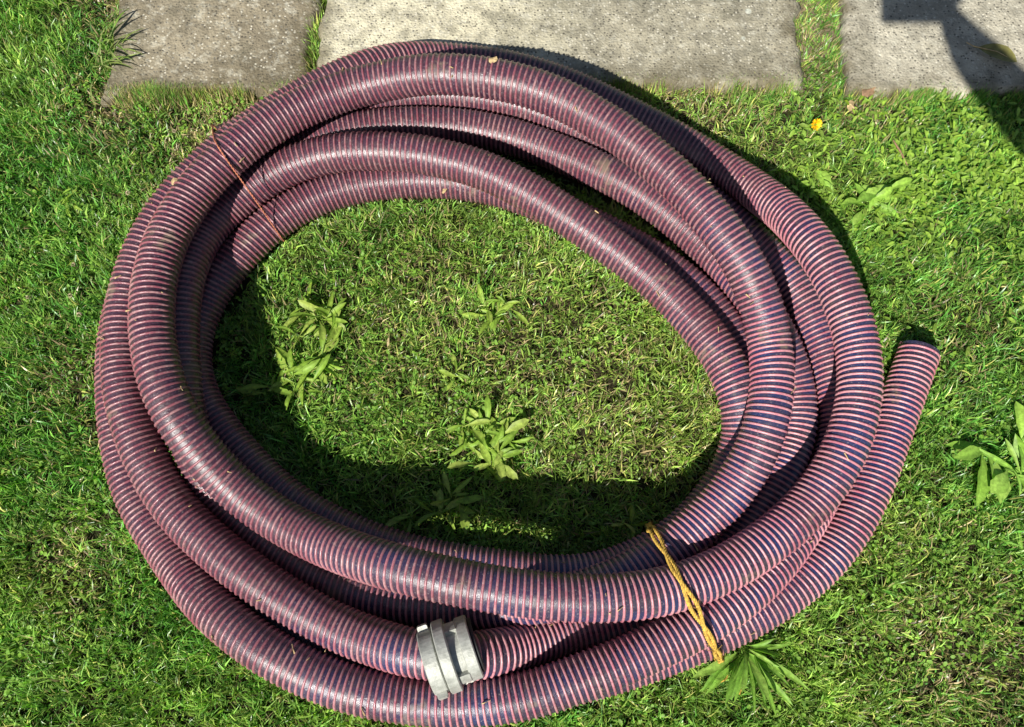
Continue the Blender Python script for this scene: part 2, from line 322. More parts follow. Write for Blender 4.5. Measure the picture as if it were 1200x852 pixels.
# the aluminium coupling: two halves, each a collar with claws, and a broad locking band
cp, ct_, ca, cb = (x[0] for x in LONG.frame(np.array([S_C])))
ax = np.array((-.94, -.335, .02)); ax /= np.linalg.norm(ax); ax = -ax                # axis towards the right half
upv = np.array((0, 0, 1.))-ax*ax[2]; upv /= np.linalg.norm(upv); sd = np.cross(upv, ax)
def ringmesh(x0, x1, r0, r1, seg=48, a0=0., a1=2*np.pi, bev=.002):
    full = abs(a1-a0-2*np.pi) < 1e-6
    th = np.linspace(a0, a1, seg+1)[:(-1 if full else None)]
    prof = [(x0, r0), (x0, r1-bev), (x0+bev, r1), (x1-bev, r1), (x1, r1-bev), (x1, r0)]; m = len(prof)
    v = np.stack([np.stack([cp+ax*x+(np.cos(th)[:, None]*upv+np.sin(th)[:, None]*sd)[k]*r for x, r in prof]) for k in range(len(th))])
    i = np.arange(len(th)*m).reshape(len(th), m); j = np.roll(i, -1, 0) if full else i[1:]; i2 = i if full else i[:-1]
    f = [np.stack([i2, j, np.roll(j, -1, 1), np.roll(i2, -1, 1)], -1).reshape(-1, 4)]
    if not full: f.append(np.stack([i[0], i[-1][::-1]]))
    return v.reshape(-1, 3), f
coup = part('coupling', *ringmesh(-.030, .052, .036, .0480), M['alu'], hose, smooth=False)
coup['label'] = 'grey cast aluminium claw coupling joining two hose lengths'
part('collar', *ringmesh(-.034, -.008, .044, .0570), M['alu'], coup, smooth=False)
part('locking_band', *ringmesh(-.006, .015, .047, .0640), M['alu'], coup, smooth=False)
part('collar', *ringmesh(.034, .056, .044, .0560), M['alu'], coup, smooth=False)
part('seal', *ringmesh(.056, .063, .041, .0490), M['seal'], coup, smooth=False)
for k, a0 in enumerate((-1.15, .75, 2.6, 4.2)):
    part('claw', *ringmesh(.013, .037, .045, .0575, 8, a0, a0+.42), M['alu'], coup, smooth=False)
for k, a0 in enumerate((-1.35, 1.25, 3.1)):
    part('lug', *ringmesh(-.030, -.012, .056, .0665, 5, a0, a0+.2), M['alu'], coup, smooth=False)

# ------------------------------------------------------------------ twine tied round the coil
def cord_mesh(P, r, seg=6, closed=False):
    P = np.asarray(P); T = (np.roll(P, -1, 0)-np.roll(P, 1, 0)) if closed else np.gradient(P, axis=0)
    T /= np.linalg.norm(T, axis=1)[:, None]; ref = np.array((.31, .2, .93))
    A = np.cross(T, ref); A /= np.linalg.norm(A, axis=1)[:, None]; B = np.cross(T, A); th = np.linspace(0, 2*np.pi, seg, endpoint=False)
    rr_ = np.broadcast_to(np.asarray(r, float), (len(P),))
    v = P[:, None]+rr_[:, None, None]*(np.cos(th)[None, :, None]*A[:, None]+np.sin(th)[None, :, None]*B[:, None])
    i = np.arange(len(P)*seg).reshape(len(P), seg); j = np.roll(i, -1, 1)
    i1, j1 = (np.roll(i, -1, 0), np.roll(j, -1, 0)) if closed else (i[1:], j[1:]); i0, j0 = (i, j) if closed else (i[:-1], j[:-1])
    return v.reshape(-1, 3), np.stack([i0, j0, j1, i1], -1).reshape(-1, 4)
def hull_loop(p0, p1, pm, off, lo, hi, zmin=.004):
    """taut loop round every strand that crosses the plane through p0, p1, pm"""
    p0, p1, pm = map(np.array, (p0, p1, pm)); e1 = p1-p0; e1 = e1/np.linalg.norm(e1); e2 = pm-p0; e2 -= e1*np.dot(e1, e2); e2 /= np.linalg.norm(e2)
    nn = np.cross(e1, e2); d = (line-p0) @ nn; k = np.where((d[:-1]*d[1:] <= 0) & (np.abs(d[:-1]-d[1:]) < .02))[0]; pts = []
    for q in k:
        c = line[q]; a_ = np.dot(c-p0, e1); b_ = np.dot(c-p0, e2)
        if lo < a_ < hi and abs(b_) < .6:
            st_ = max(.55, abs(np.dot(TG[q], nn)))
            for th in np.linspace(0, 2*np.pi, 40, endpoint=False):
                u_ = np.array((math.cos(th), math.sin(th)))*(RW+.0028+off)
                pts.append((a_+u_[0], b_+u_[1]))
    pts = sorted(set(map(lambda t_: (round(t_[0], 5), round(t_[1], 5)), pts)))
    def half(ps):
        o = []
        for q in ps:
            while len(o) > 1 and (o[-1][0]-o[-2][0])*(q[1]-o[-2][1])-(o[-1][1]-o[-2][1])*(q[0]-o[-2][0]) <= 0: o.pop()
            o.append(q)
        return o
    hl = half(pts)[:-1]+half(pts[::-1])[:-1]; hl = np.array(hl+[hl[0]])
    L = np.r_[0, np.cumsum(np.linalg.norm(np.diff(hl, axis=0), axis=1))]; s = np.linspace(0, L[-1], int(L[-1]/.003), endpoint=False)
    a_ = np.interp(s, L, hl[:, 0]); b_ = np.interp(s, L, hl[:, 1]); P = p0+a_[:, None]*e1+b_[:, None]*e2; P[:, 2] = np.maximum(P[:, 2], zmin)
    return P, nn
def rope(P, nn, r, strands, lay, lateral):
    vs_, fs_, o = [], [], 0; s = np.arange(len(P))*.003; T = np.roll(P, -1, 0)-np.roll(P, 1, 0); T /= np.linalg.norm(T, axis=1)[:, None]; up = np.cross(T, nn)
    for c in lateral:
        wob = c*np.cos(s*38)+.0025*np.sin(s*9+c*500)
        for k in range(strands):
            ph = 2*np.pi*(s/lay+k/strands)
            Q = P+nn*(wob+r*1.05*np.cos(ph))[:, None]+up*(r*1.05*np.sin(ph))[:, None]
            v, f = cord_mesh(Q, r, 6, True); vs_.append(v); fs_.append(f+o); o += len(v)
    return np.concatenate(vs_), np.concatenate(fs_)
P, nn = hull_loop((.2592, .1285, .10), (.4061, -.1376, .03), (.2915, .0013, .27), .006, -.12, .45)
org = tuple(P[P[:, 2].argmin()])
tw = obj('twine', mesh_np('twine', rope(P, nn, .0021, 3, .019, (-.0045, .0048))[0]-np.array(org), rope(P, nn, .0021, 3, .019, (-.0045, .0048))[1], mats=[M['twine']]), loc=org)
hv, hf, ho = [], [], 0
for k in range(70):
    j = int(rng.integers(0, len(P)-12)); d = rng.normal(0, 1, 3)*np.array((1, 1, .7)); d /= np.linalg.norm(d); ln = rng.uniform(.008, .03); q = P[j]+nn*rng.normal(0, .005); u_ = np.linspace(0, 1, 4)[:, None]
    t_ = P[(j+6) % len(P)]-P[j]; t_ /= np.linalg.norm(t_); v, f = cord_mesh(q+t_*ln*u_+d*ln*.45*u_**2, .00042, 3); hv.append(v); hf.append(f+ho); ho += len(v)
o = obj('frayed_fibres', mesh_np('frayed_fibres', np.concatenate(hv)-np.array(org), np.concatenate(hf), mats=[M['twine']]), tw); o['kind'] = 'stuff'
for k, (a_, ln) in enumerate(((-1.0, .085), (-1.9, .06))):
    u_ = np.linspace(0, 1, 14)[:, None]; q0 = np.array((.402, -.128, .022)); v, f = cord_mesh(q0+np.array((math.cos(a_), math.sin(a_), .12))*ln*u_+np.array((.02, -.01, .0))*np.sin(u_*4), .0021); o = obj('loose_end', mesh_np('loose_end', v-np.array(org), f, mats=[M['twine']]), tw)
tag(tw, 'doubled yellow baler twine tied round the coil at lower right', 'twine')
P, nn = hull_loop((-.6594, .9796, .12), (-.5261, .7568, .17), (-.5594, .8000, .25), .002, -.2, .32)
org = tuple(P[P[:, 2].argmin()]); v, f = rope(P, nn, .0010, 2, .014, (0.,))
tw2 = obj('cord', mesh_np('cord', v-np.array(org), f, mats=[M['cord']]), loc=org)
tag(tw2, 'thin faded orange cord tied round the coil at upper left', 'cord')

# ------------------------------------------------------------------ grass
low = line[(line[:, 2] < .085)][::4]
GC = .05; cells = {}
for q in low: cells.setdefault((int(q[0]//GC), int(q[1]//GC)), []).append(q[:2])
def under_hose(x, y, r):
    gx = np.floor(x/GC).astype(int); gy = np.floor(y/GC).astype(int); out = np.zeros(len(x), bool)
    key = gx*100000+gy; order = np.argsort(key); ks, st_ = np.unique(key[order], return_index=True); st_ = np.r_[st_, len(key)]
    for n_, k in enumerate(ks):
        ii = order[st_[n_]:st_[n_+1]]; cx, cy = gx[ii[0]], gy[ii[0]]
        c = [q for dx in (-1, 0, 1) for dy in (-1, 0, 1) for q in cells.get((cx+dx, cy+dy), ())]
        if c:
            c = np.array(c); d = np.hypot(x[ii][:, None]-c[:, 0], y[ii][:, None]-c[:, 1]).min(1); out[ii] = d < r
    return out
def on_slab(x, y, m):
    out = np.zeros(len(x), bool)
    for q, _, _ in SLABS:
        q = np.array(q); ins = np.ones(len(x), bool)
        for k in range(4):
            a_, b_ = q[k], q[(k+1) % 4]; d = b_-a_; d = d/np.linalg.norm(d); ins &= (d[0]*(y-a_[1])-d[1]*(x-a_[0])) > m
        out |= ins
    return out
DRY = [(-.88, .05, .09, .7), (.055, .46, .24, .7), (.89, -.14, .18, .8), (-.956, .44, .09, .6), (.25, .36, .20, .7), (-.70, 1.10, .22, .9), (-.95, 1.11, .12, 1.), (.41, 1.11, .22, .8), (.727, 1.28, .16, .7),
       (-1.02, 1.38, .08, 1.), (-.80, 1.03, .05, .6), (.85, 1.12, .09, .9), (-.2, .58, .22, .55), (.62, .55, .14, .4), (-1.2, .6, .08, .3), (-.88, .33, .06, .5), (.75, .1, .12, .35), (1.0, .55, .12, .4)]
def dryness(x, y):
    d = np.zeros(len(x))
    for cx, cy, r, a_ in DRY: d = np.maximum(d, a_*np.exp(-((x-cx)**2+(y-cy)**2)/(r*r)))
    return d*np.clip(.25+1.4*fbm(x, y, 16, 5), 0, 1.2)
def blades(n_, x0, x1, y0, y1, wmul=1., lmul=1., fade=False, edge=None):
    if edge is not None: tx, ty, eaz = edge; per = 1
    else: per = 9; nt_ = n_//per; tx = rng.uniform(x0, x1, nt_); ty = rng.uniform(y0, y1, nt_); eaz = np.zeros(nt_)
    m = len(tx); tb = rng.uniform(.4, 1.5, m)*(.6+.8*fbm(tx, ty, 30, 21)); th_ = rng.uniform(.6, 1.4, m); tl = rng.normal(0, .24, m)      # tone, height and freshness of each tuft
    rep_ = np.repeat(np.arange(m), per); rr_ = np.abs(rng.normal(0, .0040, len(rep_)))*wmul; ra = rng.uniform(0, 2*np.pi, len(rep_))
    x = tx[rep_]+(rr_*np.cos(ra) if edge is None else 0); y = ty[rep_]+(rr_*np.sin(ra) if edge is None else 0)
    dr = dryness(x, y); keep = rng.random(len(x)) < (.35+.9*fbm(x, y, 22, 1))*(1-.4*dr)
    keep &= ~on_slab(x, y, .006 if edge is None else .012); keep &= ~under_hose(x, y, .034)
    if fade: keep &= ~((np.abs(x) < 1.55) & (y > -.55) & (y < 1.5))
    x, y, dr, ra, rep_ = x[keep], y[keep], dr[keep], ra[keep], rep_[keep]; m = len(x)
    if edge is not None: dr = np.clip(dr+.25, 0, 1)
    lush = fbm(x, y, 3.2, 9)-.45*np.exp(-((x-.1)**2+(y-.45)**2)/.35)+.18*np.clip(-x-.6, 0, .6)+tl[rep_]
    L = rng.gamma(6, .0040, m)*th_[rep_]*(.8+.5*fbm(x, y, 9, 3))*lmul; L = np.clip(L, .008, .055); L *= 1-.35*dr
    press = under_hose(x, y, .062); L = np.where(press, L*.75, L)
    Wd = rng.gamma(5, .00036, m)*wmul+.0006
    lay = fbm(x, y, 7, 13)*4*np.pi; az = ra+rng.normal(0, .7, m) if edge is None else eaz[rep_]+rng.normal(0, .7, m)
    lean = np.clip(rng.normal(.72, .36, m)+.25*dr+.4*press, .1, 1.5)
    dx, dy = np.cos(az)+.6*np.cos(lay)*(edge is None), np.sin(az)+.6*np.sin(lay)*(edge is None); hn = np.hypot(dx, dy)+1e-6; dx, dy = dx/hn, dy/hn; az = np.arctan2(dy, dx); tw_ = rng.uniform(-.9, .9, m)
    px, py = -np.sin(az+tw_), np.cos(az+tw_)                                         # blade width direction
    pz = rng.normal(0, .35, m); nrm = np.sqrt(1+pz*pz); px, py, pz = px/nrm, py/nrm, pz/nrm
    base = np.stack([x, y, rng.uniform(-.002, .006, m)], -1); W3 = np.stack([px, py, pz], -1)*Wd[:, None]*.5
    l1 = lean*.55; l2 = lean*1.35
    d1 = np.stack([dx*np.sin(l1), dy*np.sin(l1), np.cos(l1)], -1); d2 = np.stack([dx*np.sin(l2), dy*np.sin(l2), np.cos(l2)], -1)
    mid = base+d1*(L*.52)[:, None]; tip = mid+d2*(L*.48)[:, None]; tip[:, 2] = np.maximum(tip[:, 2], .004 if edge is None else .042)
    v = np.stack([base-W3*.8, base+W3*.8, mid+W3, mid-W3, tip], 1)
    # colours: fresh green, yellow green, straw
    t1 = np.clip(lush*1.15+rng.normal(0, .12, m), 0, 1)[:, None]
    c = np.array((.315, .445, .085))*(1-t1)+np.array((.102, .295, .044))*t1
    yel = (rng.random(m) < .05+.2*dr)[:, None]; c = np.where(yel, np.array((.46, .46, .13)), c)
    straw = (rng.random(m) < .03+.5*dr)[:, None]; sc = np.array((.44, .35, .18))*rng.uniform(.4, 1.15, m)[:, None]; c = np.where(straw, sc, c)
    c = c*rng.uniform(.75, 1.25, m)[:, None]*tb[rep_][:, None]
    i0 = (np.arange(m)*5)[:, None]
    return v.reshape(-1, 3), i0+np.array([[0, 1, 2, 3]]), i0+np.array([[3, 2, 4]]), np.repeat(c, 5, 0)
def build_grass(name, sets):
    V, Q, T, K, o = [], [], [], [], 0
    for v, q, t_, c in sets: V.append(v); Q.append(q+o); T.append(t_+o); K.append(c); o += len(v)
    return obj(name, mesh_np(name, np.concatenate(V), [np.concatenate(Q), np.concatenate(T)], True, [M['grass']], np.concatenate(K)))
ex, ey, ea = [], [], []
for q, _, _ in SLABS:                                    # blades leaning over the slab edges
    q = np.array(q)
    for k, m_, spread in ((0, 5200, .014), (1, 1500, .010), (3, 1500, .010)):
        a_, b_ = q[k], q[(k+1) % 4]; d = b_-a_; u_ = rng.random(m_*2); cl_ = vnoise(u_*np.linalg.norm(d), u_*0+k, 22, 80+k); u_ = u_[rng.random(m_*2) < cl_*1.1-.12]
        inn = np.array((-d[1], d[0]))/np.linalg.norm(d); o_ = -np.abs(rng.normal(0, spread, len(u_)))+.004
        P_ = a_+u_[:, None]*d+inn*o_[:, None]; ex.append(P_[:, 0]); ey.append(P_[:, 1]); ea.append(np.full(len(u_), math.atan2(inn[1], inn[0])))
edge = tuple(map(np.concatenate, (ex, ey, ea)))
g = build_grass('grass', [blades(1, 0, 1, 0, 1, .85, 1.6, edge=edge), blades(800000, -1.55, 1.55, -.55, 1.5), blades(340000, -3.4, 3.4, -2.0, 3.8, 1.9, 1.2, True)])
tag(g, 'short green mown grass of the lawn', 'grass', kind='stuff')

def small_leaves(n_, pts, size, colr, tilt, asp=.5, z=(.012, .03)):
    """n_ small oval leaves, six corners each, centred on pts"""
    x, y = pts; m = len(x); az = rng.uniform(0, 2*np.pi, m); el = rng.normal(tilt, .25, m); L = rng.uniform(.6, 1.25, m)*size
    d = np.stack([np.cos(az)*np.cos(el), np.sin(az)*np.cos(el), np.sin(el)], -1)
    s_ = np.stack([-np.sin(az), np.cos(az), rng.normal(0, .22, m)], -1); b_ = np.stack([x, y, rng.uniform(*z, m)], -1)
    o = np.array([(0, 0, 0), (.3, .42, .04), (.7, .46, .05), (1, 0, -.08), (.7, -.46, .05), (.3, -.42, .04), (.55, 0, -.02)])
    v = b_[:, None]+o[None, :, 0, None]*d[:, None]*L[:, None, None]+o[None, :, 1, None]*s_[:, None]*(L*asp)[:, None, None]; v[..., 2] += o[None, :, 2]*L[:, None]
    f = (np.arange(m)*7)[:, None, None]+np.array([[k, (k+1) % 6, 6] for k in range(6)])[None]
    c = np.array(colr)*rng.uniform(.65, 1.35, (m, 1))*np.array((1, 1, 1))+rng.normal(0, .008, (m, 3)); c = np.clip(c, .005, 1)
    return v.reshape(-1, 3), f.reshape(-1, 3), np.repeat(c, 7, 0)
def scatter(n_, x0, x1, y0, y1, mask):
    x = rng.uniform(x0, x1, n_); y = rng.uniform(y0, y1, n_)
    k = (rng.random(n_) < mask(x, y)) & ~on_slab(x, y, -.01) & ~under_hose(x, y, .045); return x[k], y[k]
pc = scatter(12000, .62, 1.7, .45, 1.16, lambda x, y: np.clip(1.5*np.exp(-(((x-1.08)/.30)**2+((y-.92)/.17)**2))+.02, 0, 1)*np.clip(fbm(x, y, 14, 31)*2.2-.4, 0, 1))
v, f, c = small_leaves(0, pc, .021, (.27, .42, .06), .2, .36, (.016, .036))
gc = obj('broadleaf_ground_cover', mesh_np('broadleaf_ground_cover', v, f, True, [M['leaf']], c)); tag(gc, 'low patch of bright green broad leaves below the right paving slab', 'ground cover', kind='stuff')
px_, py_ = scatter(13000, -1.6, 1.6, -.55, 1.2, lambda x, y: np.clip(fbm(x, y, 5, 33)*2.6-.95, 0, .9))
px_ = np.repeat(px_, 3)+rng.normal(0, .004, len(px_)*3); py_ = np.repeat(py_, 3)+rng.normal(0, .004, len(py_)*3)
v, f, c = small_leaves(0, (px_, py_), .0085, (.20, .36, .05), .15, .75, (.014, .03))
cl = obj('clover', mesh_np('clover', v, f, True, [M['leaf']], c)); tag(cl, 'tiny round clover leaves scattered through the grass', 'clover', kind='stuff')

# ------------------------------------------------------------------ broad leaved weeds, leaf by leaf
def leaf_mesh(name, L, W_, curl, colr, wave=0., blunt=1., bend=0.):
    n_ = 10; t = np.linspace(0, 1, n_); q = np.clip((t-.12)/.88, 0, 1)**(1.25*blunt); wd = W_*.5*(np.sin(np.pi*q)**.75+.14*(1-t)); wd[-1] = .0006
    rise = (np.sin(t*np.pi*.62)-.55*t*t)*curl*L; side = bend*t*t*L; V = []; K = []; rr_ = random.Random(int(W_*1e4+curl*1e3))
    for k in range(n_):
        w_ = wd[k]*(1+wave*rr_.uniform(-1, 1)); w2 = wd[k]*(1+wave*rr_.uniform(-1, 1)); lift = wave*rr_.uniform(-.5, .5)*wd[k]
        for sgn, up, sh in ((-1, .30, .95), (-.5, .14, 1.02), (0, 0., 1.22), (.5, .14, 1.), (1, .30, .92)):
            V.append((t[k]*L, side[k]+sgn*(w_ if sgn < 0 else w2), rise[k]+up*w_+lift*sgn)); K.append(np.array(colr)*sh)
    i = np.arange(n_*5).reshape(n_, 5); f = np.stack([i[:-1, :-1], i[1:, :-1], i[1:, 1:], i[:-1, 1:]], -1).reshape(-1, 4)
    return mesh_np(name, V, f, True, [M['leaf']], np.array(K))
LEAF = {}
for kd, wd_, cl_ in (('oval', (.16, .20, .22, .17, .25), [(.270, .400, .055), (.220, .350, .045), (.305, .425, .065), (.240, .385, .050), (.345, .440, .085)]),
                     ('long', (.085, .105, .08, .10, .12), [(0.224, 0.406, 0.056), (0.175, 0.336, 0.045), (0.266, 0.448, 0.070), (0.210, 0.378, 0.056), (0.294, 0.462, 0.084)]),
                     ('wide', (.27, .32, .24, .30, .36), [(0.280, 0.476, 0.070), (0.322, 0.518, 0.077), (0.238, 0.420, 0.056), (0.294, 0.476, 0.070), (0.350, 0.532, 0.098)])):
    LEAF[kd] = [leaf_mesh('leaf', 1, w_, cu, c_, .16, bl_, bd) for w_, c_, cu, bl_, bd in zip(wd_, cl_, (.12, .22, .05, .28, .16), (1, 1.25, .9, 1.1, 1.35), (.0, .12, -.14, .2, -.06))]
def rosette(x, y, r, n_, kind, label, az0=0., az1=2*math.pi, z=.018, tilt=(-.08, .28), seed=1):
    rd = random.Random(seed); e = empty('broadleaf_weed', (x, y, 0)); tag(e, label, 'weed', 'broad leaved weeds in the lawn')
    full = az1-az0 > 6; crowns = [(0, 0)]+([(rd.uniform(-.55, .55)*r, rd.uniform(-.45, .45)*r) for _ in range(n_//5)] if full else [])
    for k in range(n_):
        o = obj('leaf', rd.choice(LEAF[kind]), e); f = rd.random(); a = az0+(az1-az0)*((k*.618+rd.uniform(-.06, .06)) % 1)
        ln = r*rd.uniform(.35, .82); c_ = crowns[k % len(crowns)]
        o.location = (c_[0]+rd.gauss(0, .006), c_[1]+rd.gauss(0, .006), z+.014*f)
        o.rotation_euler = (rd.gauss(0, .45), -(tilt[0]+(tilt[1]-tilt[0])*f), a); o.scale = (ln, ln*rd.uniform(.8, 1.25), ln)
    return e
rosette(-.414, .566, .090, 32, 'oval', 'bright weed rosette inside the ring, upper of the two near its left shadow', seed=1)
rosette(-.466, .441, .100, 32, 'oval', 'bright weed rosette half in shadow at the left inside the ring', seed=2)
rosette(-.052, .300, .092, 74, 'oval', 'largest pale green weed rosette, in the middle of the ring', seed=3)
rosette(-.015, .600, .085, 18, 'oval', 'small weed rosette in the grass at the upper middle of the ring', seed=4)
rosette(-.150, .142, .090, 22, 'oval', 'weed rosette in a sunlit gap of the shadow by the lower coils', seed=5)
rosette(.805, .850, .105, 18, 'wide', 'leafy weed rosette just outside the ring at upper right', seed=6)
rosette(1.055, .285, .155, 20, 'wide', 'big leaved weed at the right edge of the lawn', seed=7)
rosette(1.10, .145, .175, 12, 'long', 'dark narrow leaved weed low at the right edge', seed=8)
rosette(.450, -.112, .165, 38, 'long', 'narrow leaved weed growing out from under the twine', -2.75, .25, seed=9, tilt=(.05, .55))
rosette(-1.02, .866, .065, 12, 'oval', 'small weed rosette in the lawn left of the coil', seed=10)
rosette(-.12, .44, .055, 9, 'oval', 'little weed with few leaves above the largest rosette', seed=12)
rosette(.24, .13, .05, 7, 'oval', 'little weed in the shadow beside the lower right coils', seed=13)
# grass tuft leaning over the corner of the left slab
tf = empty('grass_tuft', (-.995, 1.235, 0)); tag(tf, 'coarse grass tuft leaning over the left slab', 'grass tuft')
bl = [leaf_mesh('blade', 1, .05, .4, (.17, .28, .05), 0, .8), leaf_mesh('blade', 1, .045, .3, (.24, .30, .09), 0, .8)]
for k in range(34):
    o = obj('blade', random.choice(bl), tf); ln = random.uniform(.05, .125); o.location = (random.uniform(-.03, .03), random.uniform(-.045, .045), .006)
    o.rotation_euler = (random.uniform(-.5, .5), -random.uniform(.15, .8), random.gauss(.15, .75)); o.scale = (ln, ln, ln)

# ------------------------------------------------------------------ small things on the lawn
fl = empty('yellow_flower', (.690, 1.058, .006)); fl.rotation_euler = (.65, .2, .4); fl.scale = (1.15, 1.0, 1.1); tag(fl, 'single yellow flower in the grass below the wide slab', 'flower')
P = np.array([(0, 0, 0), (.002, .001, .015), (.004, .002, .032)]); v, f = cord_mesh(P, .0014)
obj('stem', mesh_np('stem', v, f, mats=[m_plain('flower_stem', (.12, .2, .04))]), fl)
pm = mesh_np('petal', [(0, -.0012, 0), (.007, -.0026, .003), (.013, -.0020, .0035), (.0145, 0, .003), (.013, .0020, .0035), (.007, .0026, .003), (0, .0012, 0)], [[0, 1, 2, 3, 4, 5, 6]], mats=[M['petal']])
for k in range(26):
    o = obj('petal', pm, fl); o.location = (.004, .002, .032+.0012*(k//13)); o.rotation_euler = (random.uniform(-.3, .3), -.15-.45*(k//13)+random.uniform(-.15, .15), k*2*math.pi/13+.2*(k//13)); o.scale = (1.05-.25*(k//13),)*3
fa = empty('fallen_leaf', (1.150, 1.226, .046), -.46); tag(fa, 'olive fallen leaf lying on the shaded slab', 'leaf')
me = leaf_mesh('leaf_blade', .105, .042, .10, (.23, .21, .06), .05, .85); me.materials.clear(); me.materials.append(M['dead']); o = obj('leaf_blade', me, fa); o.location = (-.052, 0, 0)
v, f = cord_mesh(np.array([(-.07, .004, .0), (-.052, 0, .001), (0, 0, .0115), (.05, 0, .003)]), (.0012, .0013, .001, .0005)); obj('midrib', mesh_np('midrib', v, f, mats=[M['tan']]), fa)
tg = empty('twig', (.897, .968, .03)); tag(tg, 'short thin curved twig lying in the grass at upper right', 'twig')
v, f = cord_mesh(np.array([(-.012, .034, .004), (-.008, .018, .007), (-.001, .004, .006), (.004, -.012, .006), (.012, -.030, .003)]), (.0016, .0022, .0024, .0022, .0014)); obj('stem', mesh_np('stem', v, f, mats=[M['twig']]), tg)
def scrap(x, y, z, s_, label, seed, mat='tan', rz=0.):
    r_ = np.random.default_rng(seed); m = 9; th = np.arange(m)*2*np.pi/m; rad = s_*r_.uniform(.55, 1.1, m)
    v = [(0, 0, s_*.22)]+[(math.cos(a)*q, .65*math.sin(a)*q, r_.uniform(-.12, .2)*s_) for a, q in zip(th, rad)]
    f = [(0, k+1, (k+1) % m+1) for k in range(m)]
    o = obj('dry_leaf_scrap', mesh_np('dry_leaf_scrap', v, np.array(f), False, [M[mat]]), loc=(x, y, z)); o.rotation_euler = (0, 0, rz)
    md = o.modifiers.new('thick', 'SOLIDIFY'); md.thickness = .0012
    tag(o, label, 'leaf scrap', 'dry leaf scraps'); return o
def top_of(x, y):                                        # height of the upper hose surface over a point
    d = np.hypot(line[:, 0]-x, line[:, 1]-y); k = np.where(d < RW)[0]
    return (line[k, 2]+np.sqrt((RW+.0028)**2-d[k]**2)).max() if len(k) else .02
for x, y, s_, lab, sd_, rz in ((-.039, 1.036, .012, 'tan leaf scrap stuck on the uppermost strand at the top of the coil', 1, .3), (-.150, .854, .010, 'tan leaf scrap on the inner strand at the top of the coil', 2, 1.),
                               (-.703, .819, .014, 'tan crumbs of dry leaf on the outer strand at upper left', 3, .8)):
    scrap(x, y, top_of(x, y)+.001, s_, lab, sd_, 'tan', rz)
scrap(-.492, .937, .15, .016, 'pale curled leaf scrap caught between strands near the orange cord', 4, 'tan', .9)
scrap(.845, 1.135, .032, .034, 'brown curled dry leaf at the corner of the right slab', 5, 'twig', .4)
scrap(.80, 1.10, .028, .018, 'small brown dry leaf beside the larger one by the right slab', 6, 'tan', 1.4)
cm = []
for k in range(46):
    a = k*2.39996; z_ = 1-k/46*1.3; q = math.sqrt(max(0, 1-z_*z_)); d = np.array((q*math.cos(a), q*math.sin(a), z_)); s_ = np.cross(d, (0, .1, 1)); s_ /= np.linalg.norm(s_); b_ = np.cross(d, s_)
    cm += [d*.004-s_*.0012, d*.004+s_*.0012, d*.0085+b_*.0006]
cme = mesh_np('clover_flower', np.array(cm), np.arange(138).reshape(-1, 3), False, [M['clover']])
for x, y, lab in ((-.943, .576, 'lowest of the three faded clover flower heads left of the coil'), (-1.062, .616, 'faded clover flower head nearest the left edge of the lawn'),
                  (-.974, .693, 'uppermost of the three faded clover flower heads left of the coil'), (-.969, .620, 'middle one of the three faded clover flower heads left of the coil'),
                  (-.876, .870, 'faded clover flower head close beside the coil at upper left'), (-.79, 1.03, 'faded clover flower head between the left slab and the coil')):
    o = obj('clover_flower', cme, loc=(x, y, .028)); o.scale = (random.uniform(.5, .8),)*3; o.rotation_euler = (random.uniform(-.4, .4), random.uniform(-.4, .4), random.uniform(0, 6))
    tag(o, lab, 'clover flower', 'clover flowers left of the coil')

cv, cf, co = [], [], 0
for k in range(75):                                     # grass clippings and crumbs of soil dropped on the strands
    j = int(rng.integers(0, len(line))); a_ = rng.uniform(-.034, .034); sx = np.cross(TG[j], (0, 0, 1.)); sx /= np.linalg.norm(sx); q = line[j]+sx*a_; tz = top_of(q[0], q[1])
    if tz < .07: continue
    d = rng.normal(0, 1, 2); d /= np.linalg.norm(d); ln = rng.gamma(3, .0013); wd = rng.uniform(.0006, .0016); s_ = np.array((-d[1], d[0]))
    v = np.array([(*(q[:2]-d*ln-s_*wd), tz+.001), (*(q[:2]+d*ln-s_*wd*.4), tz+.0005), (*(q[:2]+d*ln+s_*wd*.4), tz+.001), (*(q[:2]-d*ln+s_*wd), tz+.002), (*q[:2], tz+.004)])
    cv.append(v); cf.append(np.array([(0, 1, 4), (1, 2, 4), (2, 3, 4), (3, 0, 4)])+co); co += 5
o = obj('grass_clippings', mesh_np('grass_clippings', np.concatenate(cv), np.concatenate(cf), False, [M['tan']])); tag(o, 'dry grass clippings and crumbs lying on the hose', 'clippings', kind='stuff')

# ------------------------------------------------------------------ the photographer beside the coil, whose shadow reaches the slab
def skin_body(name, verts, edges, mat_of, parent=None, sub=2):
    me = bpy.data.meshes.new(name); me.from_pydata([v[:3] for v in verts], edges, []); o = bpy.data.objects.new(name, me); C.objects.link(o)
    o.modifiers.new('skin', 'SKIN'); me.skin_vertices or None
    sv = me.skin_vertices[0].data
    for k, v in enumerate(verts): sv[k].radius = v[3] if isinstance(v[3], tuple) else (v[3], v[3]); sv[k].use_root = (k == 0)
    m = o.modifiers.new('sub', 'SUBSURF'); m.levels = m.render_levels = sub
    dg = bpy.context.evaluated_depsgraph_get(); ev = o.evaluated_get(dg); nm = bpy.data.meshes.new_from_object(ev)
    o.modifiers.clear(); o.data = nm; nm.name = name; nm.materials.clear(); mats = []
    for p_ in nm.polygons:
        p_.use_smooth = True; mm = mat_of(p_.center)
        if mm not in mats: mats.append(mm); nm.materials.append(M[mm])
        p_.material_index = mats.index(mm)
    o.parent = parent; return o
pr = empty('person', (1.185, -.55, 0)); tag(pr, 'person in grey shirt and jeans holding a phone out over the coil', 'person')
ox = np.array((.97, -.47, 0))
